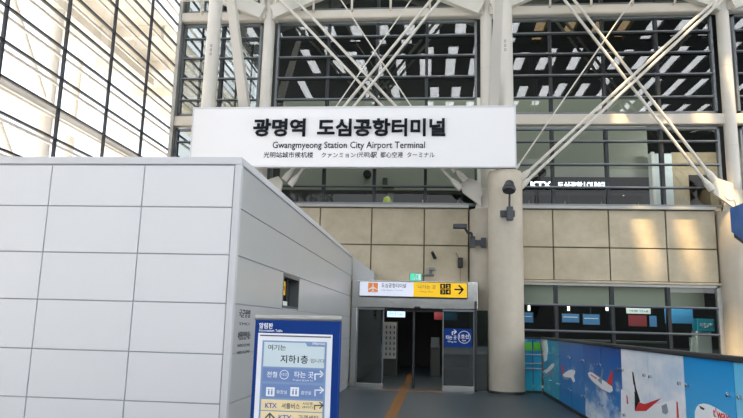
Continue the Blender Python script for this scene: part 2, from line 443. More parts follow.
def brace(pa, pb, y, label):
    """pair of rods; pa, pb: two (lower/upper end) pairs in X, Z"""
    t = thing(empty('brace', (pa[0][0], y, pa[0][1])), label, 'brace', 'diagonal double rod braces')
    for (a, b) in (pa, pb):
        A = Vector((a[0], y, a[1])); B = Vector((b[0], y, b[1])); d = (B-A).normalized()
        MB().rod(A, B, .043, n=12).build('rod', M['steel_white'], t)
        e = A if A.z < B.z else B; dd = d if A.z < B.z else -d
        mb = MB(); mb.rod(e, e+dd*.2, .095, n=12); mb.rod(e+dd*.2, e+dd*.38, .095, .055, n=12)
        mb.build('fork_end', M['steel_white'], t)  # fork end of the rod, stops just short of the bracket plate
    return t
def ext(a, b, z):  # extend the line a-b (X, Z) to height z
    k = (z-a[1])/(b[1]-a[1]); return (a[0]+(b[0]-a[0])*k, z)
ZT = 12.3
a1 = (.744, 5.517); b1 = (-4.779, 11.445); a2 = (.886, 5.751); b2 = (-4.307, 11.434)
brace((a1, ext(a1, b1, ZT)), (a2, ext(a2, b2, ZT)), 18.40, 'double rod brace falling from upper left to the bracket beside the concrete column')
s = 18.18/18.4
def sc(p, y): k = y/18.4; return (p[0]*k, H+(p[1]-H)*k)
YB = 18.16
a1 = sc((-4.401, 5.755), YB); b1 = sc((-.164, 11.337), YB); a2 = sc((-4.22, 5.60), YB); b2 = sc((.107, 11.33), YB)
brace((a1, ext(a1, b1, ZT)), (a2, ext(a2, b2, ZT)), YB, 'double rod brace rising from lower left behind the sign to the upper middle')
a1 = (7.588, 5.53); b1 = (3.77, 11.245); a2 = (7.683, 5.784); b2 = (4.044, 11.238)
brace((a1, ext(a1, b1, ZT)), (a2, ext(a2, b2, ZT)), 18.40, 'double rod brace falling to the white bracket at the right end of the window')
a1 = sc((3.052, 6.43), YB); b1 = sc((7.872, 10.993), YB); a2 = sc((3.048, 6.197), YB); b2 = sc((8.213, 11.14), YB)
brace((ext(a1, b1, 5.75), ext(a1, b1, 11.0)), (ext(a2, b2, 5.5), ext(a2, b2, 11.0)), YB, 'double rod brace rising right from the concrete column to the right steel column')

def cable(a, b, y, label):
    a = sc(a, y); b = sc(b, y); p = ext(a, b, 12.4); q = ext(a, b, 5.9)
    t = thing(empty('tie_cable', (q[0], y, q[1])), label, 'cable', 'thin tie cables')
    A = Vector((p[0], y, p[1])); B = Vector((q[0], y, q[1])); d = (A-B).normalized()
    MB().rod(A, B, .02, n=8).build('steel_line', M['steel_white'], t); MB().rod(B, B+d*.3, .04, n=8).build('cable_end', M['steel_white'], t)  # thicker sleeve at the cable's lower end, attached to nothing
cable((5.699, 11.199), (3.417, 7.791), 18.0, 'thin steel cable slanting behind the rod braces right of the concrete column')
cable((-2.907, 11.401), (-.716, 7.998), 17.96, 'thin steel cable falling to the right between the middle rod braces')
cable((-.767, 11.351), (-2.969, 7.95), 17.88, 'thin steel cable falling to the left between the middle rod braces')

# pale steelwork outside the left glazing
t = thing(empty('outside_truss', (-11.5, 8, 0)), 'pale steel truss standing outdoors beyond the left glass wall', 'truss')
for y in (2, 7.2, 12.4, 17.6):
    MB().rod((-11.5, y, 0), (-11.5, y, 13.5), .22, n=14).build('post', M['pale_truss'], t)
for zz in (4.2, 7.6, 11.0):
    MB().beam((-11.5, -4, zz), (-11.5, 24, zz), .35, .5, side=(0, 0, 1)).build('chord', M['pale_truss'], t)
for y in (2, 7.2, 12.4):
    for zz in (4.2, 7.6):
        MB().rod((-11.5, y, zz+.2), (-11.5, y+2.6, zz+3.2), .09, n=8).build('diagonal', M['pale_truss'], t)
        MB().rod((-11.5, y+5.2, zz+.2), (-11.5, y+2.6, zz+3.2), .09, n=8).build('diagonal', M['pale_truss'], t)

MB().box((-13.5, 17, 11.6), (-9.2, 34, 11.75)).build('canopy', M['pale_truss'], t)
for k in range(5): MB().beam((-9.4, 17.4+k*3, 11.4), (-13.4, 17.4+k*3, 11.4), .25, .4, side=(0, 1, 0)).build('canopy_beam', M['pale_truss'], t)
for zz in (5.4, 8.9):
    MB().rod((-14, -4, zz), (-14, 30, zz), .3, n=12).build('far_chord', M['pale_truss'], t)
for y in (5, 11, 17, 23): MB().rod((-14, y, 0), (-14, y, 11.6), .25, n=12).build('far_post', M['pale_truss'], t)
# ================================================================== BIG STATION SIGN
YS = 17.28
t = thing(empty('station_sign', (-2.4, YS+.05, 5.87)), 'long white station sign with dark Korean, English, Chinese and Japanese lettering', 'sign')
MB().box((-6.85, YS, 5.89), (2.15, YS+.14, 7.58), None, .012).build('sign_panel', M['sign_white'], t)
f = MB()
f.box((-6.87, YS-.012, 7.56), (2.17, YS+.15, 7.61)); f.box((-6.87, YS-.012, 5.872), (2.17, YS+.15, 5.905))
f.box((2.13, YS-.012, 5.9), (2.17, YS+.15, 7.57)); f.box((-6.87, YS-.012, 5.9), (-6.83, YS+.15, 7.57))
f.build('sign_edge', M['trim_grey'], t)
def fit(name, body, px0, py1, px1, py0, m, parent, plane, depth, bold=0):
    a = aY(px0, (py0+py1)/2, plane); b = aY(px1, (py0+py1)/2, plane)
    zc = (a.z+b.z)/2; h = abs(aY((px0+px1)/2, py0, plane).z - aY((px0+px1)/2, py1, plane).z)/2
    return text(name, body, (a.x, plane, zc-h), (b.x, plane, zc+h), m, parent, 1, depth, bold)
fit('korean_lettering', '광명역', 253.5, 119, 305.5, 136.6, M['letter'], t, YS, .05, .028)
fit('korean_lettering', '도심공항터미널', 317.5, 118.8, 445.3, 136.4, M['letter'], t, YS, .05, .028)
fit('english_lettering', 'Gwangmyeong Station City Airport Terminal', 272.7, 141.6, 424.9, 150.3, M['letter'], t, YS, .012, .003)
fit('chinese_lettering', '光明站城市候机楼', 263.6, 151.9, 313.2, 157.8, M['letter'], t, YS, .006, .005)
fit('japanese_lettering', 'クァンミョン', 321.4, 152.6, 355.5, 157.6, M['letter'], t, YS, .006, .005)
fit('japanese_lettering', '(光明)', 357, 152.0, 370.4, 157.9, M['letter'], t, YS, .006, .005)
fit('japanese_lettering', '駅', 371, 152.0, 377, 157.9, M['letter'], t, YS, .006, .005)
fit('japanese_lettering', '都心空港', 380.2, 151.9, 403, 157.6, M['letter'], t, YS, .006, .005)
fit('japanese_lettering', 'ターミナル', 407, 152.2, 434.6, 157.4, M['letter'], t, YS, .006, .005)

# ================================================================== WHITE PANELLED BOOTH
BX, BY, BZ = -2.25, 7.25, 3.54
t = thing(empty('panelled_booth', (-4.1, 12.5, 0)), 'large booth clad in pale rectangular panels, filling the left foreground', 'booth')
ZB = [.2, .745, 1.28, 1.84, 2.39, 2.94, 3.44]
W0, W1, WZ0, WZ1 = 9.68, 10.86, 1.87, 2.38     # side window
core = MB()
core.box((-6.05, BY+.02, 0), (BX-.02, W0, BZ-.02), M['seam']); core.box((-6.05, W1, 0), (BX-.02, 17.9, BZ-.02), M['seam'])
core.box((-6.05, W0, 0), (BX-.02, W1, WZ0), M['seam']); core.box((-6.05, W0, WZ1), (BX-.02, W1, BZ-.02), M['seam'])
core.build('body', None, t)
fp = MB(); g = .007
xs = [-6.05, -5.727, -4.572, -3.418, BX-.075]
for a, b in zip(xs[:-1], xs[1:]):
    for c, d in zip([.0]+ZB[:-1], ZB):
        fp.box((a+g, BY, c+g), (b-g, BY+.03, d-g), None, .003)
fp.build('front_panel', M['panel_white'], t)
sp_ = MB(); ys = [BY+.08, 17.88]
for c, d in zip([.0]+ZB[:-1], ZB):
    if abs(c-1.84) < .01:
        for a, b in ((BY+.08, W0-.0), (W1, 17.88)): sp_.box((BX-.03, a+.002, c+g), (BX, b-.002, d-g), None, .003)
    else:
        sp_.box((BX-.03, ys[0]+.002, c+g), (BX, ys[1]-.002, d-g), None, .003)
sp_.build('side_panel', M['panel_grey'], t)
ct = MB(); ct.box((BX-.07, BY-.008, 0), (BX+.006, BY+.075, 3.45), None, .004); ct.build('corner_trim', M['trim_grey'], t)
tt = MB(); tt.box((-6.06, BY-.01, 3.452), (BX+.008, BY+.09, BZ), None, .006); tt.box((BX-.09, BY+.09, 3.452), (BX+.008, 17.9, BZ), None, .006)
tt.build('top_trim', M['trim_grey'], t)
wf = MB()
wf.box((BX-.3, W0, WZ0), (BX+.004, W0+.03, WZ1)); wf.box((BX-.3, W1-.03, WZ0), (BX+.004, W1, WZ1))
wf.box((BX-.3, W0, WZ0), (BX+.004, W1, WZ0+.03)); wf.box((BX-.3, W0, WZ1-.05), (BX+.004, W1, WZ1))
hw = wf.build('hatch_frame', M['alu'], t)
box('hatch_glass', (BX-.16, W0+.03, WZ0+.03), (BX-.15, W1-.03, WZ1-.05), M['black'], hw)
box('hatch_post', (BX-.15, 10.2, WZ0+.03), (BX-.06, 10.27, WZ1-.05), M['dark'], hw)
box('notice', (BX-.05, 9.72, 2.06), (BX-.04, 10.03, 2.27), M['poster_amber'], hw)
text('notice_lettering', '안내', (BX-.04, 9.8, 2.13), (BX-.04, 9.95, 2.2), M['black'], hw, 0, .003, .01, 1)
box('paper', (BX-.05, 9.72, WZ0+.03), (BX-.04, 10.2, WZ0+.1), M['kiosk_white'], hw)
text('wall_lettering', '국군장병', (BX, 7.52, 1.69), (BX, 7.98, 1.79), M['grey_ink'], t, 0, .004, .01, 1)
text('wall_lettering', 'TMO', (BX, 7.52, 1.60), (BX, 7.98, 1.635), M['grey_ink'], t, 0, .003, 0, 1)
text('wall_lettering', '여행장병안내소', (BX, 7.52, 1.43), (BX, 8.05, 1.53), M['grey_ink'], t, 0, .004, .01, 1)
for k in range(2): text('wall_lettering', '안내및휴식공간이용', (BX, 7.52, 1.35-k*.08), (BX, 8.05, 1.385-k*.08), M['grey_ink'], t, 0, .003, 0, 1)

# ================================================================== BLUE PYLON SIGN
YP = 5.2
t = thing(empty('pylon_sign', (-1.077, YP+.06, 0)), 'blue standing information sign with a white framed poster, in front of the booth', 'sign')
PX0, PX1 = -1.42, -.737
MB().box((PX0, YP, 0), (PX1, YP+.12, 1.665), None, .006).build('body', M['blue'], t)
MB().rod((PX0-.008, YP+.03, 1.681), (PX1+.012, YP+.03, 1.687), .025, n=18).build('top_cap', M['alu_light'], t)
MB().box((PX0-.05, YP-.12, 0), (PX1+.05, YP-.001, .02), None, .004).build('foot_plate', M['dark'], t)
fit('header_lettering', '알림판', 259.2, 322.9, 273, 328.6, M['white_ink'], t, YP, .002, .02)
fit('header_lettering', 'Information Table', 259.2, 329.2, 282.5, 331.8, M['white_ink'], t, YP, .002, .01)
fr = MB().box((-1.388, YP-.012, .12), (-.790, YP, 1.562), None, .004).build('poster_frame', M['poster_white'], t)
box('frame_slot', (-1.372, YP-.014, 1.538), (-.802, YP-.012, 1.548), M['grey_ink'], fr)
FP = YP-.013
pp = box('poster', (-1.348, FP-.002, .16), (-.832, FP, 1.505), M['poster_slate'], fr)
def prect(name, px0, py0, px1, py1, m, parent, lift):
    a = aY(px0, py0, FP); b = aY(px1, py1, FP)
    return box(name, (a.x, FP-lift-.001, a.z), (b.x, FP-lift, b.z), m, parent)
def pz(py): return aY(296, py, FP).z
QX0, QX1 = -1.333, -.848
def prow(py0, py1, m, x0=QX0, x1=QX1): return box('poster_row', (x0, FP-.0035, pz(py1)), (x1, FP-.002, pz(py0)), m, fr)
prow(342.7, 367.3, M['poster_pale']); prow(368.8, 382.2, M['poster_row']); prow(384.5, 398.2, M['poster_row']); prow(400.3, 411.2, M['poster_yellow']); prow(412.2, 424, M['poster_yellow'])
prow(425, 436, M['poster_yellow']); prow(437, 450, M['poster_row'])
tb = MB(); zt = pz(341.2); zl = pz(346)
tb.prism([(-1.01, FP-.0036, zt), (-.985, FP-.0036, zl), (-.848, FP-.0036, zl), (-.848, FP-.0036, zt)], (0, -.001, 0)); tb.build('poster_tab', M['poster_slate'], fr)
FL = FP-.0036
def pf(name, body, a, b, c, d, m, bold=0, dp=.0012): return fit(name, body, a, b, c, d, m, fr, FL-(.0012 if name == 'tab_lettering' else 0), dp, bold)
pf('tab_lettering', '코레일 KORAIL', 312, 342.6, 325.5, 345.2, M['white_ink'], .02)
pf('poster_lettering', '여기는', 268, 344.6, 286, 350.3, M['grey_ink'], .01)
pf('poster_lettering', '지하1층', 280.5, 355.2, 308, 363.4, M['letter'], .012)
pf('poster_lettering', '입니다', 310.5, 358.8, 324.7, 363, M['grey_ink'], .0)
pf('row_lettering', '전철', 266.8, 371.5, 277.2, 377.3, M['white_ink'], .01)
pf('row_lettering', '1호선', 281.2, 372.8, 287.2, 375.8, M['white_ink'], .0)
pf('row_lettering', '타는 곳', 294.5, 371.5, 313.5, 378, M['white_ink'], .01)
pf('row_lettering', 'Trains (Line 1)', 292.5, 379.4, 312.5, 381.6, M['white_ink'], .0)
pf('row_lettering', '화장실', 276.5, 390.2, 286.8, 394, M['white_ink'], .0)
pf('row_lettering', '흡연실', 301, 391, 311, 394.5, M['white_ink'], .0)
pf('row_lettering', 'KTX', 265.2, 403, 276.8, 407.8, M['ktx_blue'], .02)
pf('row_lettering', '셔틀버스', 281.5, 403.2, 299.8, 408.8, M['grey_ink'], .01)
pf('row_lettering', '사당행', 302.5, 402.2, 312.5, 405.2, M['grey_ink'], .0)
pf('row_lettering', '(8507)', 302.2, 406.2, 312.8, 408.8, M['grey_ink'], .0)
pf('row_lettering', 'KTX', 278.5, 415, 291.5, 420, M['ktx_blue'], .02)
pf('row_lettering', '고객센터', 298, 415.3, 318, 420.5, M['grey_ink'], .01)
pf('row_lettering', '버스 정류장', 275, 427, 308, 433, M['grey_ink'], .01)
pf('row_lettering', '광장 주차장', 275, 440, 308, 447, M['white_ink'], .01)
P = lambda a, b: aY(a, b, FL)
def parrow(cx, y0, y1, m):
    ar = MB()
    stroke(ar, [P(cx-4.5, y1), P(cx-4.5, y0+2.6), P(cx+3.6, y0+2.6)], .009, None, .0012)
    stroke(ar, [P(cx+.8, y0-.2), P(cx+3.9, y0+2.6), P(cx+.8, y0+5.4)], .009, None, .0012)
    ar.build('arrow_print', m, fr)
parrow(319.5, 371.5, 379.5, M['white_ink']); parrow(319.5, 387.5, 395.5, M['white_ink']); parrow(319, 402.8, 409.3, M['grey_ink'])
ar = MB(); stroke(ar, [P(269.8, 422), P(269.8, 413.6)], .011, None, .0012); stroke(ar, [P(265.8, 417.5), P(269.8, 413.4), P(274, 417.7)], .011, None, .0012)
ar.build('arrow_print', M['grey_ink'], fr)
ar = MB(); ring(ar, P(284.2, 374.6), .036, .005, None, .0012); ar.build('circle_print', M['white_ink'], fr)
for px in (270.3, 294.6):
    c = P(px, 391.7); ar = MB(); ar.box((c.x-.034, FL, c.z-.034), (c.x+.034, FL-.001, c.z+.034), M['white_ink'])
    for dx in (-.012, .012):
        ar.box((c.x+dx-.006, FL-.001, c.z-.022), (c.x+dx+.006, FL-.002, c.z+.008), M['poster_row'])
        ar.rod((c.x+dx, FL-.001, c.z+.016), (c.x+dx, FL-.002, c.z+.016), .006, m=M['poster_row'], n=8)
    ar.build('pictogram_print', None, fr)

# ================================================================== ENTRANCE
YD = 17.85
d = struct(empty('door_1', (-.5, YD, 0)))
pt = MB(); pt.box((-2.22, YD-.06, 2.1), (1.17, YD+.3, 2.84), None, .02); pt.box((-2.22, YD+.3, 2.3), (1.17, YF, 2.84)); pt.build('header', M['stainless'], d)
MB().prism([(-2.24, 18.0, 3.5), (-1.64, 18.0, 3.06), (-1.64, 18.0, 2.845), (-2.24, 18.0, 2.845)], (0, .95, 0)).build('flashing', M['panel_grey'], d)
pj = MB(); pj.box((-2.22, YD-.05, 0), (-2.06, YD+.25, 2.1), None, .01); pj.build('door_jamb', M['stainless'], d)
pj = MB(); pj.box((1.08, YD-.14, 0), (1.145, YD+.05, 2.33), None, .008); pj.build('door_post', M['dark'], d)
pj = MB(); pj.box((1.15, YD+.2, 0), (1.45, YD+.22, 2.1)); pj.build('side_glass', M['glass_door'], d)
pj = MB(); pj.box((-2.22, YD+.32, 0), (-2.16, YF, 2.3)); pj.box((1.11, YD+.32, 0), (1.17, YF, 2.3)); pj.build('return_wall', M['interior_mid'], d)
def leaf(x0, x1, name, y):
    g = MB().box((x0, y, .11), (x1, y+.012, 2.07)).build('glass', M['glass_door'], d)
    f = MB(); f.box((x0, y-.02, 2.05), (x1, y+.03, 2.1)); f.box((x0, y-.02, .03), (x0+.03, y+.03, 2.03)); f.box((x1-.03, y-.02, .03), (x1, y+.03, 2.03))
    f.build('door_frame', M['alu'], d)
    MB().box((x0, y-.025, .0), (x1, y+.035, .12), None, .006).build('kick_plate', M['stainless'], d)
leaf(-2.06, -1.33, 'l', YD); leaf(.24, 1.08, 'r', YD)
leaf(-1.66, -.95+.0, 'l', YD+.09) if False else None
MB().box((-.56, YD+.12, .0), (-.50, YD+.18, 2.1)).build('door_edge', M['dark'], d)
MB().box((-1.33, YD+.1, 2.02), (.24, YD+.2, 2.1)).build('door_track', M['black'], d)
MB().box((-.52, YD-.09, 2.1), (-.36, YD-.0, 2.16), None, .01).build('door_sensor', M['black'], d)

t = thing(empty('door_sign', (.65, YD-.022, 1.1)), 'blue square sign with white arrow and circle on the right glass door', 'sign')
box('sign_plate', (.285, YD-.03, 1.115), (1.025, YD-.021, 1.60), M['blue'], t)
YQ = YD-.03
fit('sign_lettering', '타는 곳', 446, 335.4, 456.5, 339.6, M['white_ink'], t, YQ, .003, .02)
fit('sign_lettering', 'Way In', 447.5, 340.8, 456.5, 343, M['white_ink'], t, YQ, .003, .01)
fit('sign_lettering', '1호선', 459.3, 334.3, 468.8, 338.8, M['white_ink'], t, YQ, .003, .02)
fit('sign_lettering', 'Line', 462.3, 339.4, 466, 341.4, M['white_ink'], t, YQ, .003, .01)
a = MB(); ring(a, aY(464.2, 337.2, YQ), .165, .014, None, .003)
P = lambda q, w: aY(q, w, YQ)
stroke(a, [P(452.3, 334.6), P(452.3, 331.8), P(455.5, 331.8)], .025); stroke(a, [P(454.3, 329.9), P(456.3, 331.8), P(454.3, 333.7)], .025)
a.build('arrow_print', M['white_ink'], t)

# directional sign on the header
t = thing(empty('direction_sign', (-.56, YD-.16, 2.42)), 'long lit direction sign, half white half yellow, above the glass doors', 'sign')
YG = 17.6
DX0, DX1, DZ0, DZ1 = -1.99, .875, 2.41, 2.79
MB().box((DX0-.02, YG, DZ0-.02), (DX1+.02, YD-.062, DZ1+.02), None, .01).build('sign_case', M['dark'], t)
DM = aY(413.5, 288, YG).x
box('white_panel', (DX0, YG-.006, DZ0), (DM, YG, DZ1), M['sign_lit'], t)
box('yellow_panel', (DM, YG-.006, DZ0), (DX1, YG, DZ1), M['yellow'], t)
GP = YG-.006
c0 = aY(368, 292, GP); c1 = aY(378, 283, GP)
ob = MB().box((c0.x, GP-.003, c0.z), (c1.x, GP, c1.z), None, .001).build('aircraft_emblem', M['orange'], t)
ap = MB(); c = aY(373, 287.5, GP-.003)
def tri(*pts): ap.prism([(c.x+px_*.82, GP-.003, c.z+pz_*.82+.0) for px_, pz_ in pts], (0, -.002, 0))
tri((-.018, -.13), (.018, -.13), (.018, .1), (0, .14), (-.018, .1)); tri((-.012, .03), (-.012, -.03), (-.15, -.075), (-.15, -.05)); tri((.012, .03), (.012, -.03), (.15, -.075), (.15, -.05))
tri((-.015, -.09), (-.015, -.12), (-.06, -.14), (-.06, -.125)); tri((.015, -.09), (.015, -.12), (.06, -.14), (.06, -.125))
ap.build('aircraft_print', M['white_ink'], ob)
fit('sign_lettering', '도심공항터미널', 381.5, 283.3, 406, 287.7, M['grey_ink'], t, GP, .003, .01)
fit('sign_lettering', 'City Airport Terminal', 381.5, 289.3, 403, 291.3, M['grey_print'], t, GP, .003, 0)
fit('sign_lettering', '나가는 곳', 418, 284.8, 436, 289, M['grey_ink'], t, GP, .003, .005)
fit('sign_lettering', 'Way Out', 420, 291, 433, 292.8, M['grey_ink'], t, GP, .003, 0)
pi_ = MB()
for px in (442.7, 448.2):
    for py in (286.2, 291.9):
        q = aY(px, py, GP); pi_.box((q.x-.068, GP-.003, q.z-.068), (q.x+.068, GP, q.z+.068), M['letter'])
fit('exit_number', '1', 441.8, 284.8, 443.3, 287.8, M['yellow'], t, GP-.003, .002, .01)
fit('exit_number', '2', 447.2, 284.8, 449.4, 287.8, M['yellow'], t, GP-.003, .002, .01)
fit('exit_number', '3', 441.7, 290.4, 443.8, 293.4, M['yellow'], t, GP-.003, .002, .01)
fit('exit_number', '4', 447.1, 290.4, 449.5, 293.4, M['yellow'], t, GP-.003, .002, .01)
P = lambda q, w: aY(q, w, GP)
stroke(pi_, [P(455, 289.4), P(462.8, 289.6)], .04, M['letter']); stroke(pi_, [P(459.2, 285.7), P(463, 289.6), P(459.2, 293.6)], .04, M['letter'])
pi_.build('pictogram_print', None, t)

t = thing(empty('exit_sign', (-.49, 17.95, 2.84)), 'small green emergency exit sign standing on top of the door header', 'sign')
MB().box((-.66, 17.9, 2.845), (-.325, 17.98, 3.06), None, .01).build('sign_case', M['dark'], t)
box('sign_face', (-.65, 17.893, 2.855), (-.335, 17.9, 3.05), M['exit_green'], t)
r = MB(); stroke(r, [(-.54, 17.893, 2.88), (-.50, 17.893, 2.95), (-.48, 17.893, 3.0)], .025); stroke(r, [(-.50, 17.893, 2.95), (-.46, 17.893, 2.9)], .025); r.rod((-.465, 17.893, 3.02), (-.465, 17.889, 3.02), .016, n=10)
r.box((-.42, 17.89, 2.87), (-.36, 17.893, 3.03)); r.build('running_figure_print', M['white_ink'], t)

# tactile paving
t = thing(empty('tactile_paving', (-.75, 14, 0)), 'orange yellow tactile paving strip running across the floor into the glass doors', 'paving')
tp = MB(); tp.box((-.87, 6, 0), (-.65, 17.2, .006)); tp.box((-.87, 17.5, 0), (-.65, 24, .006))
for k in range(3):
    for (y0, y1) in ((6, 17.2), (17.5, 24)): tp.box((-.855+k*.075, y0, .006), (-.815+k*.075, y1, .012))
tp.build('guide_strip', M['tactile'], t)
MB().box((-1.45, 17.22, 0), (.26, 17.48, .006), None, 0).build('warning_strip', M['tactile'], t)

# inside the doors
box_ = box
t = thing(empty('locker', (-1.43, 22.2, 0)), 'white locker with rows of dark dots inside the doorway, on the left', 'locker')
MB().box((-1.66, 22.0, 0), (-1.2, 22.5, 1.76), None, .01).build('cabinet', M['interior_mid'], t)
lp = box('door_panel', (-1.64, 21.985, .56), (-1.22, 22.0, 1.74), M['kiosk_white'], t)
dd = MB()
for i in range(3):
    for j in range(6): dd.box((-1.57+i*.13, 21.98, .66+j*.175), (-1.53+i*.13, 21.985, .75+j*.175))
dd.build('slot_print', M['grey_ink'], lp)
def linlight(x0, x1, z, y, label):
    t = thing(empty('ceiling_light', ((x0+x1)/2, y, z)), label, 'light', 'strip lights inside the doorway')
    box('tube', (x0, y-.05, z), (x1, y+.05, z+.04), M['lamp'], t); box('housing', (x0-.03, y-.07, z+.04), (x1+.03, y+.07, 3.05), M['alu'], t)
linlight(-1.55, -.70, 2.19, 21.8, 'left white strip light under the ceiling inside the glass doors')
linlight(-.33, .25, 2.14, 22.2, 'right white strip light under the ceiling inside the glass doors')
t = thing(empty('hanging_screen', (-1.27, 22.6, 1.9)), 'pale blue lit hanging sign seen through the door opening', 'sign')
box('case', (-1.6, 22.62, 1.9), (-.95, 22.68, 2.17), M['dark'], t); box('screen', (-1.58, 22.61, 1.92), (-.97, 22.62, 2.15), M['screen_light'], t)
for x in (-1.45, -1.1): MB().rod((x, 22.65, 2.17), (x, 22.65, 3.05), .012, n=8).build('hanger_rod', M['alu'], t)
text('screen_lettering', '타는 곳 Trains', (-1.5, 22.61, 1.97), (-1.05, 22.61, 2.1), M['grey_ink'], t, 1, .003)
for (x0, x1, m, lb) in ((.02, .30, 'poster_red', 'red lit hanging board inside the doorway'), (.34, .78, 'banner_blue', 'blue lit hanging board seen through the right glass door')):
    t = thing(empty('hanging_board', ((x0+x1)/2, 22.4, 1.86)), lb, 'sign')
    box('board', (x0, 22.4, 1.86), (x1, 22.44, 2.12), M[m], t); MB().rod(((x0+x1)/2, 22.42, 2.12), ((x0+x1)/2, 22.42, 3.05), .012, n=8).build('hanger_rod', M['alu'], t)
t = thing(empty('ticket_gate', (.06, 22.6, 0)), 'grey ticket gate cabinet in the dark hall behind the door opening', 'gate')
MB().box((-.1, 22.4, 0), (.22, 23.2, 1.05), None, .03).build('cabinet', M['interior_mid'], t); box('top_panel', (-.08, 22.38, .95), (.2, 22.5, 1.28), M['alu'], t)

# ================================================================== GRAPHIC BARRIER
XB = 2.85
t = thing(empty('glass_barrier', (XB, 11, 0)), 'waist high barrier of printed glass panels with airliners in blue sky, right foreground', 'barrier')
E_ = [17.78, 16.68, 15.62, 14.33, 13.06, 11.79, 10.53, 9.26, 7.98, 6.70, 5.42, 4.14]
ZT0, ZT1 = .07, 1.385
pr = {'aqua': sky_print('print_aqua', '#1c8ab8', '#3fa6c4', '#cfe6ea', -.02, .1, 1.4, 1.4),
      'blue': sky_print('print_mid_blue', '#0e62b4', '#2380c8', '#d9e8f2', -.03, .1, 1.4, 1.6, .12),
      'deep': sky_print('print_deep_blue', '#06489c', '#3a90d4', '#e8eff6', .2, .1, 1.4, 2.4, .44),
      'cloud': sky_print('print_cloud', '#b4cde4', '#9fc0e0', '#f2f4f8', .2, .1, 1.4, 1.1),
      'sky': sky_print('print_sky_blue', '#0f8fd4', '#6cc0e8', '#bfe2f2', -.12, .1, 1.4, .9),
      'pale': sky_print('print_pale_sky', '#5bbbe4', '#a5d9ee', '#d8eef6', -.05, .1, 1.4, .9)}
kinds = ['aqua', 'aqua', 'blue', 'blue', 'deep', 'deep', 'cloud', 'cloud', 'sky', 'pale', 'pale']
panels = []
for k, (y1, y0) in enumerate(zip(E_[:-1], E_[1:])):
    p = MB().box((XB, y0+.008, ZT0), (XB+.016, y1-.008, ZT1), None, .002).build('glass_panel', pr[kinds[k]], t); panels.append(p)
    for zz in (1.07, .42):
        for y in (y0+.12, y1-.12):
            b = MB(); b.rod((XB, y, zz), (XB-.03, y, zz), .022, n=14); b.rod((XB-.03, y, zz), (XB-.035, y, zz), .022, .014, n=14); b.build('standoff_bolt', M['chrome'], p)
MB().box((XB-.03, 4.1, ZT1), (XB+.06, 17.85, 1.445), None, .015).build('top_rail', M['dark'], t)
MB().box((XB-.02, 4.1, 0), (XB+.1, 17.85, ZT0), None, .008).build('kerb', M['dark'], t)
MB().box((XB+.018, 4.1, ZT0), (XB+.026, 17.78, ZT1)).build('backing_sheet', M['dark'], t)
for y in E_[::2]: MB().box((XB+.03, y-.03, ZT0), (XB+.09, y+.03, ZT1)).build('post', M['alu'], t)
# airliner prints (flat pictures on the glass)
def pic(name, polys, parent):
    mb = MB()
    for i, (m, pts) in enumerate(polys):
        q = [aX(a, b, XB-.0006*(i+1)) for a, b in pts]
        mb.prism(q, (.0005, 0, 0), M[m])
    return mb.build(name, None, parent)
pic('airliner_print', [('grey_print', [(542.2, 371.5), (546, 370), (551, 364), (554.8, 362.5), (554.6, 367), (551.5, 371), (549, 375), (545, 376.5)]),
    ('white_print', [(543, 371), (547, 369), (552, 363.5), (554.5, 363.5), (554, 366.5), (550, 370.5), (546, 373.5)]),
    ('grey_print', [(549.5, 371), (552, 371), (554.5, 376), (553, 378), (551.5, 373.5)])], panels[0])
pic('cloud_print', [('white_print', [(539.8, 338), (547, 338.5), (548, 350), (547, 360), (544, 362), (542.5, 352)])], panels[0])
pic('airliner_print', [('white_print', [(562.5, 375), (566, 371.8), (571, 369.5), (575.2, 370.5), (575, 374), (571.5, 377.5), (566, 378.5)]),
    ('grey_print', [(562, 376), (566, 377), (570, 377.5), (567.5, 380), (563.5, 379)]), ('white_print', [(570.5, 375.5), (573.5, 375), (575, 381), (573.5, 382.5), (571, 378)]),
    ('red', [(560.8, 364), (562.2, 365), (564.5, 372.5), (562.5, 374)])], panels[3])
pic('airliner_print', [('white_print', [(587.8, 373.3), (589.5, 371.7), (592.5, 372.6), (605, 381.3), (612.2, 386.5), (612.8, 390.8), (609.5, 392.6), (602, 389), (592, 380.8), (588.6, 376.4)]),
    ('grey_print', [(592, 380.8), (602, 389), (609.5, 392.6), (612.6, 391), (611, 393.4), (604.5, 391.6), (597, 386.6)]),
    ('red', [(607, 383), (611.2, 370.8), (613.2, 370.6), (612, 386.4)]), ('grey_print', [(597.5, 380), (600.2, 377.5), (602.8, 368.8), (603.6, 369), (602, 379.5), (601.6, 384.4)]),
    ('grey_print', [(595.6, 385.5), (599, 385.8), (599.4, 388.6), (596.6, 388.6)]), ('red', [(591, 374), (597, 378.2), (596.6, 379.4), (590.7, 375.2)])], panels[5])
pic('airliner_print', [('white_print', [(621, 389), (626, 392), (630, 402), (640, 408), (656, 404), (673, 400), (681, 409), (681, 426), (621, 426)]),
    ('letter', [(632, 371.6), (633.4, 372.6), (636, 388), (640, 401), (636, 411), (634.8, 410.5), (634.6, 395)]), ('red', [(634.8, 411), (638.6, 402), (644.5, 404), (661.2, 398.2), (646, 411)]),
    ('white_print', [(632.6, 381), (634.2, 386), (635, 392), (633.4, 391)]),
    ('grey_print', [(661.6, 406), (666.5, 403.5), (668.2, 412), (666, 414.5), (662.4, 413)]), ('red', [(676.3, 401.5), (677.6, 402), (679, 418), (676.8, 418)]),
    ('red', [(626.3, 395), (627.3, 395.6), (628.3, 404), (626.9, 403.8)])], panels[7])
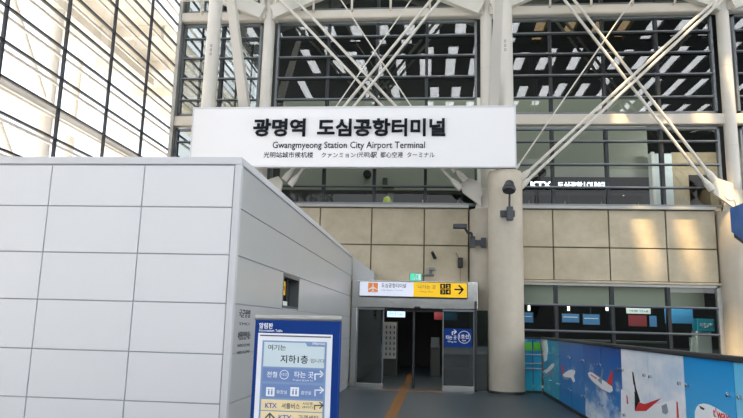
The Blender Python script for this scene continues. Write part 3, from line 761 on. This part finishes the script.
pp = pic('airliner_print', [('white_print', [(694.8, 411.5), (696.6, 407), (699, 404.4), (704, 403.4), (710, 405), (718, 409), (726, 414.5), (732, 420), (732, 432), (694.8, 432)]),
    ('black', [(699, 405.4), (704.5, 408.4), (704, 410.2), (700.5, 408.8)])], panels[8])
q0 = aX(713, 413, XB-.004); q1 = aX(729, 413, XB-.004)
tx = text('livery_lettering', "t'way", (XB-.005, q0.y, q0.z-.06), (XB-.005, q1.y, q0.z+.06), M['red'], panels[8], 0, .001, .01, -1)

# short return balustrade beside the concrete column
t = thing(empty('glass_balustrade', (2.62, 17.95, 0)), 'narrow balustrade with green and blue prints between concrete column and barrier', 'balustrade')
gp = sky_print('print_green_blue', '#1f6fb0', '#2fa3bd', '#9fd6dc', .0, .1, 1.4, 1.5)
for x0, x1 in ((2.40, 2.60), (2.62, 2.82)):
    p = MB().box((x0, 17.95, .06), (x1, 17.966, 1.38), None, .002).build('glass_panel', gp, t)
    box('green_print', (x0+.01, 17.948, 1.08), (x1-.01, 17.95, 1.3), mat('print_green', '#4fae2e', .4), p)
for zz in (.98, .75, .62): MB().rod((2.39, 17.93, zz), (2.83, 17.93, zz), .014, n=8).build('rail', M['alu_light'], t)
MB().box((2.39, 17.93, 1.38), (2.83, 18.0, 1.43), None, .01).build('top_rail', M['dark'], t)
MB().box((2.39, 17.93, 0), (2.83, 18.0, .06)).build('kerb', M['dark'], t)

# ================================================================== LAMPS AND FIXTURES
t = thing(empty('floodlight', (1.93, 17.24, 4.6)), 'grey bell shaped floodlight on a bracket high on the thick concrete column', 'lamp')
mb = MB(); mb.box((1.72, 17.2, 4.53), (2.10, 17.285, 4.70), None, .01); mb.build('mounting_plate', M['lamp_metal'], t)
mb = MB(); mb.box((1.88, 17.06, 4.42), (2.04, 17.2, 4.78), None, .015); mb.build('driver_box', M['lamp_metal'], t)
mb = MB(); mb.rod((1.95, 17.12, 4.78), (1.95, 17.02, 5.16), .028, n=10); mb.build('stem', M['lamp_metal'], t)
mb = MB()
for (a, b, r1, r2) in (((1.95, 17.05, 5.42), (1.94, 16.98, 5.36), .07, .12), ((1.94, 16.98, 5.36), (1.92, 16.9, 5.2), .12, .18), ((1.92, 16.9, 5.2), (1.915, 16.88, 5.15), .18, .16)): mb.rod(a, b, r1, r2, n=18)
mb.build('bell_shade', M['lamp_metal'], t)
t = thing(empty('arm_lamp', (1.3, 18.45, 4.0)), 'dark floodlight on a bent arm, fixed to the slim column left of concrete column', 'lamp')
mb = MB(); mb.box((1.0, 18.36, 3.84), (1.14, 18.5, 4.16), None, .01); mb.box((1.14, 18.4, 3.93), (1.42, 18.5, 4.06)); mb.box((1.3, 18.33, 3.86), (1.44, 18.5, 4.12), None, .01); mb.build('mounting_bracket', M['lamp_metal'], t)
mb = MB(); pts = [(1.05, 18.36, 4.12), (1.03, 18.3, 4.24), (.93, 18.25, 4.24), (.86, 18.2, 4.34)]
for a, b in zip(pts[:-1], pts[1:]): mb.rod(a, b, .035, n=10)
mb.build('arm', M['lamp_metal'], t)
mb = MB(); mb.box((.52, 18.02, 4.34), (.90, 18.3, 4.46), None, .02); mb.build('lamp_head', M['lamp_metal'], t)
t = thing(empty('wall_camera_mount', (-.04, 18.95, 3.6)), 'small dark camera with a short bracket on the concrete wall above the door', 'camera')
mb = MB(); mb.rod((.02, 19.0, 3.6), (.0, 18.85, 3.62), .05, n=10); mb.build('bracket', M['alu'], t)
mb = MB(); mb.rod((.02, 18.86, 3.58), (-.06, 18.74, 3.74), .05, .045, n=12); mb.build('camera_body', M['dark'], t)
t = thing(empty('wall_speaker_mount', (.75, 18.95, 3.4)), 'small black speaker box with a thin aerial on the concrete wall', 'speaker')
mb = MB(); mb.box((.68, 18.8, 3.32), (.82, 19.0, 3.6), None, .01); mb.build('case', M['black'], t)
mb = MB(); mb.rod((.71, 18.95, 3.6), (.62, 18.9, 3.75), .008, n=6); mb.rod((.75, 18.98, 3.32), (.75, 18.98, 2.87), .006, n=6); mb.build('aerial', M['dark'], t)
t = thing(empty('wall_valve_mount', (-.15, 18.95, 3.1)), 'short grey pipe stub with a valve beside the green exit sign', 'pipe')
mb = MB(); mb.rod((-.35, 18.96, 3.08), (.0, 18.96, 3.1), .03, n=8); mb.rod((-.12, 18.96, 3.08), (-.09, 18.93, 3.28), .04, n=8); mb.box((-.15, 18.9, 3.24), (.02, 19.0, 3.31)); mb.build('pipe_stub', M['alu'], t)

# blue hanging sign box at the right edge
t = thing(empty('hanging_sign', (4.3, 8.2, 3.3)), 'blue sign box with a sloping underside hanging at the right edge', 'sign')
MB().prism([(3.9, 8.95, 3.29), (3.9, 8.95, 2.975), (3.9, 7.6, 2.31), (3.9, 7.6, 3.29)], (.9, 0, 0)).build('sign_box', M['blue_hang'], t)
MB().prism([(3.92, 8.93, 2.962), (3.92, 8.93, 2.90), (3.92, 7.62, 2.25), (3.92, 7.62, 2.312)], (.86, 0, 0)).build('underside', M['dark'], t)
for y in (7.9, 8.7): MB().rod((4.6, y, 3.29), (4.6, y, ZR), .02, n=8).build('hanger_rod', M['alu'], t)

# ================================================================== BEHIND THE UPPER GLASS
t = thing(empty('lounge_sign', (4.5, 21.45, 6.17)), 'dark fascia with glowing white lounge lettering behind the upper glass', 'sign')
box('fascia', (2.2, 21.45, 6.1), (6.93, 21.6, 6.58), M['navy_fascia'], t)
fit('emblem_lettering', 'KTX', 530.5, 181.6, 551.5, 188, M['letters_lit'], t, 21.45, .02, .04)
fit('lounge_lettering', '도심공항', 557.5, 181.9, 582.5, 188.3, M['letters_lit'], t, 21.45, .02, .03)
fit('lounge_lettering', 'LOUNGE', 584, 182, 607, 188, M['letters_lit'], t, 21.45, .02, .03)
for (px, py, lb) in ((367, 175, 'round black loudspeaker on the pale wall left of the hanging bracket, under the station sign'), (542.5, 173.5, 'round black loudspeaker on the pale wall above the glowing lounge lettering')):
    c = aY(px, py, 21.4) + Vector((0, 0, .04)); o = thing(empty('round_speaker_mount', tuple(c)), lb, 'speaker', 'round loudspeakers behind the glass')
    MB().rod((c.x, 21.5, c.z), (c.x, 21.38, c.z), .14, .13, n=24).build('speaker_case', M['black'], o); MB().rod((c.x, 21.38, c.z), (c.x, 21.37, c.z), .1, n=20).build('speaker_grille', M['dark'], o)
c = aY(387, 183, 21.45)
t = thing(empty('wall_box_mount', tuple(c)), 'small grey device box on a shelf on the pale wall under the sign', 'box')
MB().box((c.x-.14, 21.36, c.z-.12), (c.x+.02, 21.5, c.z+.17), None, .01).build('case', M['alu'], t); MB().box((c.x-.16, 21.3, c.z-.17), (c.x+.24, 21.5, c.z-.13)).build('shelf', M['dark'], t)
t = thing(empty('lounge_partition', (0, 22.1, 5.08)), 'long dark green glass lounge partition low behind the upper windows', 'partition')
for k in range(7):
    x0 = -1.45+k*1.19
    p = MB().box((x0+.03, 22.1, 5.1), (x0+1.16, 22.14, 6.1)).build('green_panel', M['green_glass'], t)
    MB().rod((x0+1.04, 22.06, 5.72), (x0+1.04, 22.06, 5.9), .022, n=8).build('handle', M['kiosk_white'], p)
MB().box((-1.62, 22.0, 5.08), (-1.42, 22.2, 6.12)).build('end_post', M['interior_green'], t)
c = aY(387, 202, 21.2)
t = thing(empty('bundle', (c.x, 21.2, 5.08)), 'small yellow green bundle at the foot of the upper window', 'bundle')
mb = MB(); mb.lathe(c.x, 21.2, [(.09, 5.08), (.15, 5.4), (.16, 5.6), (.11, 5.78), (.03, 5.84)], n=16); mb.build('cloth', M['lime'], t)
mb = MB(); mb.box((c.x-.2, 21.12, 5.08), (c.x-.1, 21.3, 5.6), None, .02); mb.build('white_edge', M['kiosk_white'], t)
for px, py, lb in ((652, 202.5, 'left small glowing downlight low behind the right upper window'), (658.5, 197.5, 'right small glowing downlight low behind the right upper window')): pass
for px, py, lb in ((616, 202, 'lower of two small glowing lamps behind the upper window right of the lounge lettering'), (623.5, 197, 'upper of two small glowing lamps behind the upper window right of the lounge lettering')):
    c = aY(px, py, 23); t = thing(empty('hanging_lamp', tuple(c)), lb, 'lamp', 'small lamps behind the upper glass')
    MB().lathe(c.x, 23, [(.03, c.z-.04), (.1, c.z-.03), (.1, c.z), (.03, c.z+.05)], n=16).build('lamp_shade', M['lamp'], t)
    MB().rod((c.x, 23, c.z+.05), (c.x, 23, 9.3), .01, n=6).build('cord', M['dark'], t)
t = thing(empty('stone_kiosk', (7.7, 21.5, 5.08)), 'beige stone clad block with pale blue panels behind the right end window', 'block')
MB().box((7.5, 21.0, 5.08), (7.98, 23, 7.3)).build('stone_wall', M['stone'], t)
MB().box((7.98, 21.0, 6.56), (8.9, 23, 7.3)).build('stone_lintel', M['stone'], t)
MB().box((8.62, 21.0, 5.08), (8.9, 23, 6.56)).build('stone_wall', M['stone'], t)
MB().box((6.96, 20.98, 5.08), (7.49, 21.3, 7.25)).build('pale_panel', M['pale_panel'], t)
MB().box((6.86, 20.95, 5.08), (6.955, 21.3, 7.3)).build('panel_edge', M['kiosk_white'], t)

# ================================================================== BEHIND THE LOWER RIGHT WINDOW
YM = 20.8
def monitor(px0, py0, px1, py1, lb):
    a = aY(px0, py1, YM); b = aY(px1, py0, YM)
    t = thing(empty('hanging_monitor', ((a.x+b.x)/2, YM, a.z)), lb, 'screen', 'blue screens behind the lower window')
    MB().box((a.x, YM, a.z), (b.x, YM+.06, b.z), None, .008).build('case', M['black'], t)
    box('display', (a.x+.02, YM-.004, a.z+.02), (b.x-.02, YM, b.z-.02), M['screen'], t)
    MB().box((a.x+.06, YM-.006, (a.z+b.z)/2+.02), (b.x-.06, YM-.004, (a.z+b.z)/2+.045)).build('text_line_print', M['white_ink'], t)
    MB().rod(((a.x+b.x)/2, YM+.05, b.z), ((a.x+b.x)/2, YM+.05, 3.05), .015, n=8).build('hanger_rod', M['dark'], t)
monitor(561.5, 313.5, 579.5, 322.8, 'left blue screen of the pair hanging behind the lower right window')
monitor(582.5, 314, 600, 325, 'right blue screen of the pair hanging behind the lower right window')
monitor(520, 312, 533.5, 322.8, 'blue screen behind the lower window next to the concrete column')
for px, lb in ((529, 'small bright pendant lamp nearest the concrete column'), (568.5, 'small bright pendant lamp above the pair of blue screens, on the left'), (607, 'small bright pendant lamp right of the pair of blue screens')):
    c = aY(px, 308, 20.6); t = thing(empty('pendant_lamp', (c.x, 20.6, c.z)), lb, 'lamp', 'small pendant lamps behind the lower window')
    MB().rod((c.x, 20.6, c.z-.08), (c.x, 20.6, c.z+.09), .035, n=12).build('lamp_tube', M['lamp'], t); MB().rod((c.x, 20.6, c.z+.09), (c.x, 20.6, 3.05), .008, n=6).build('cord', M['dark'], t)
def board(name, px0, py0, px1, py1, m, lb, cat, y=YM, txt=None, ink='white_ink'):
    a = aY(px0, py1, y); b = aY(px1, py0, y)
    t = thing(empty(name, ((a.x+b.x)/2, y, a.z)), lb, cat)
    box('board', (a.x, y, a.z), (b.x, y+.03, b.z), M[m], t)
    if txt: text('board_lettering', txt, (a.x+(b.x-a.x)*.12, y, a.z+(b.z-a.z)*.3), (b.x-(b.x-a.x)*.12, y, b.z-(b.z-a.z)*.3), M[ink], t, 1, .003, .01)
    MB().rod(((a.x+b.x)/2, y+.04, b.z-.02), ((a.x+b.x)/2, y+.04, 3.05), .01, n=6).build('hanger_rod', M['dark'], t)
    return t
board('hanging_sign_strip', 626.5, 308.5, 650.5, 313.4, 'kiosk_white', 'white sign strip with dark lettering above the red board', 'sign', YM, '여행 안내', 'ktx_blue')
board('hanging_poster', 629, 315.5, 646.5, 326, 'poster_red', 'red hanging board under the white sign strip in the lower window', 'board', YM)
board('hanging_notice', 650, 316, 656.5, 326.5, 'screen', 'small narrow blue notice right of the red board', 'notice', YM)
board('hanging_banner', 665.5, 309, 692.5, 323, 'banner_blue', 'wide light blue banner left of the teal kiosk sign', 'banner', YM)
t = thing(empty('kiosk', (8.08, 20.9, 0)), 'white kiosk with a teal sign on top at the right end of the window', 'kiosk')
a = aY(697.5, 331, YM); b = aY(713.5, 319, YM)
MB().box((7.86, YM, 0), (8.29, YM+.4, a.z), None, .02).build('cabinet', M['kiosk_white'], t)
hd = MB().box((a.x, YM-.04, a.z), (b.x, YM+.4, b.z), None, .01).build('sign_head', M['teal'], t)
text('kiosk_lettering', '여행보험', (a.x+.06, YM-.04, a.z+.1), (b.x-.06, YM-.04, b.z-.12), M['white_ink'], hd, 1, .003, .01)
MB().box((7.74, YM+.05, 0), (7.85, YM+.3, 1.52), None, .01).build('side_panel', M['kiosk_white'], t)
t = thing(empty('counter', (5.2, 21.6, 0)), 'long dark service counter behind the lower right window', 'counter')
MB().box((2.4, 21.4, 0), (7.3, 21.9, 1.3), None, .01).build('counter_body', M['interior_mid'], t); MB().box((2.35, 21.3, 1.3), (7.35, 21.95, 1.36), None, .01).build('counter_top', M['alu'], t)

# ================================================================== LIGHT
w = bpy.data.worlds.new('world'); SC.world = w; w.use_nodes = True
bg = w.node_tree.nodes['Background']; bg.inputs['Color'].default_value = (.93, .96, 1, 1); bg.inputs['Strength'].default_value = 1.3
sd = bpy.data.lights.new('sun', 'SUN'); sd.energy = 6.5; sd.angle = math.radians(2.5); sd.color = (1, .98, .94)
so = bpy.data.objects.new('sun', sd); COL.objects.link(so); so.location = (0, -10, 30)
dirv = Vector((.16, math.cos(math.radians(66)), -math.sin(math.radians(66))))
so.rotation_euler = dirv.to_track_quat('-Z', 'Y').to_euler()

def lamp(name, loc, sx, sy_, power, col=(1, .97, .9)):
    a = bpy.data.lights.new(name, 'AREA'); a.shape = 'RECTANGLE'; a.size = sx; a.size_y = sy_; a.energy = power; a.color = col
    o = bpy.data.objects.new(name, a); COL.objects.link(o); o.location = loc; return o
lamp('lounge_fill_light', (-1.5, 20.4, 13.8), 11, .5, 420)  # unseen fill lights, added to brighten the pale lounge wall
lamp('lounge_fill_light', (6.5, 20.4, 13.8), 11, .5, 330)
lamp('shop_fill_light', (5.2, 19.75, 3.0), 5, .25, 14)  # added fill for the bulkhead, no fitting of the room
lamp('shop_fill_light', (5.4, 20.55, 3.0), 5, .15, 60)  # second added fill, brightens the kiosk and boards from the front
lamp('hall_ceiling_lamp', (-.5, 21.8, 3.0), 2.5, .3, 12)
so2 = lamp('stone_fill_light', (7.9, 19.7, 7.35), .8, .3, 32); so2.rotation_euler = (math.radians(50), 0, 0)  # added light aimed at the stone block to brighten its face
vs = SC.view_settings; vs.view_transform = 'Standard'; vs.look = 'None'; vs.exposure = 1.06; vs.gamma = 1; vs.use_curve_mapping = False
SC.cycles.use_denoising = True
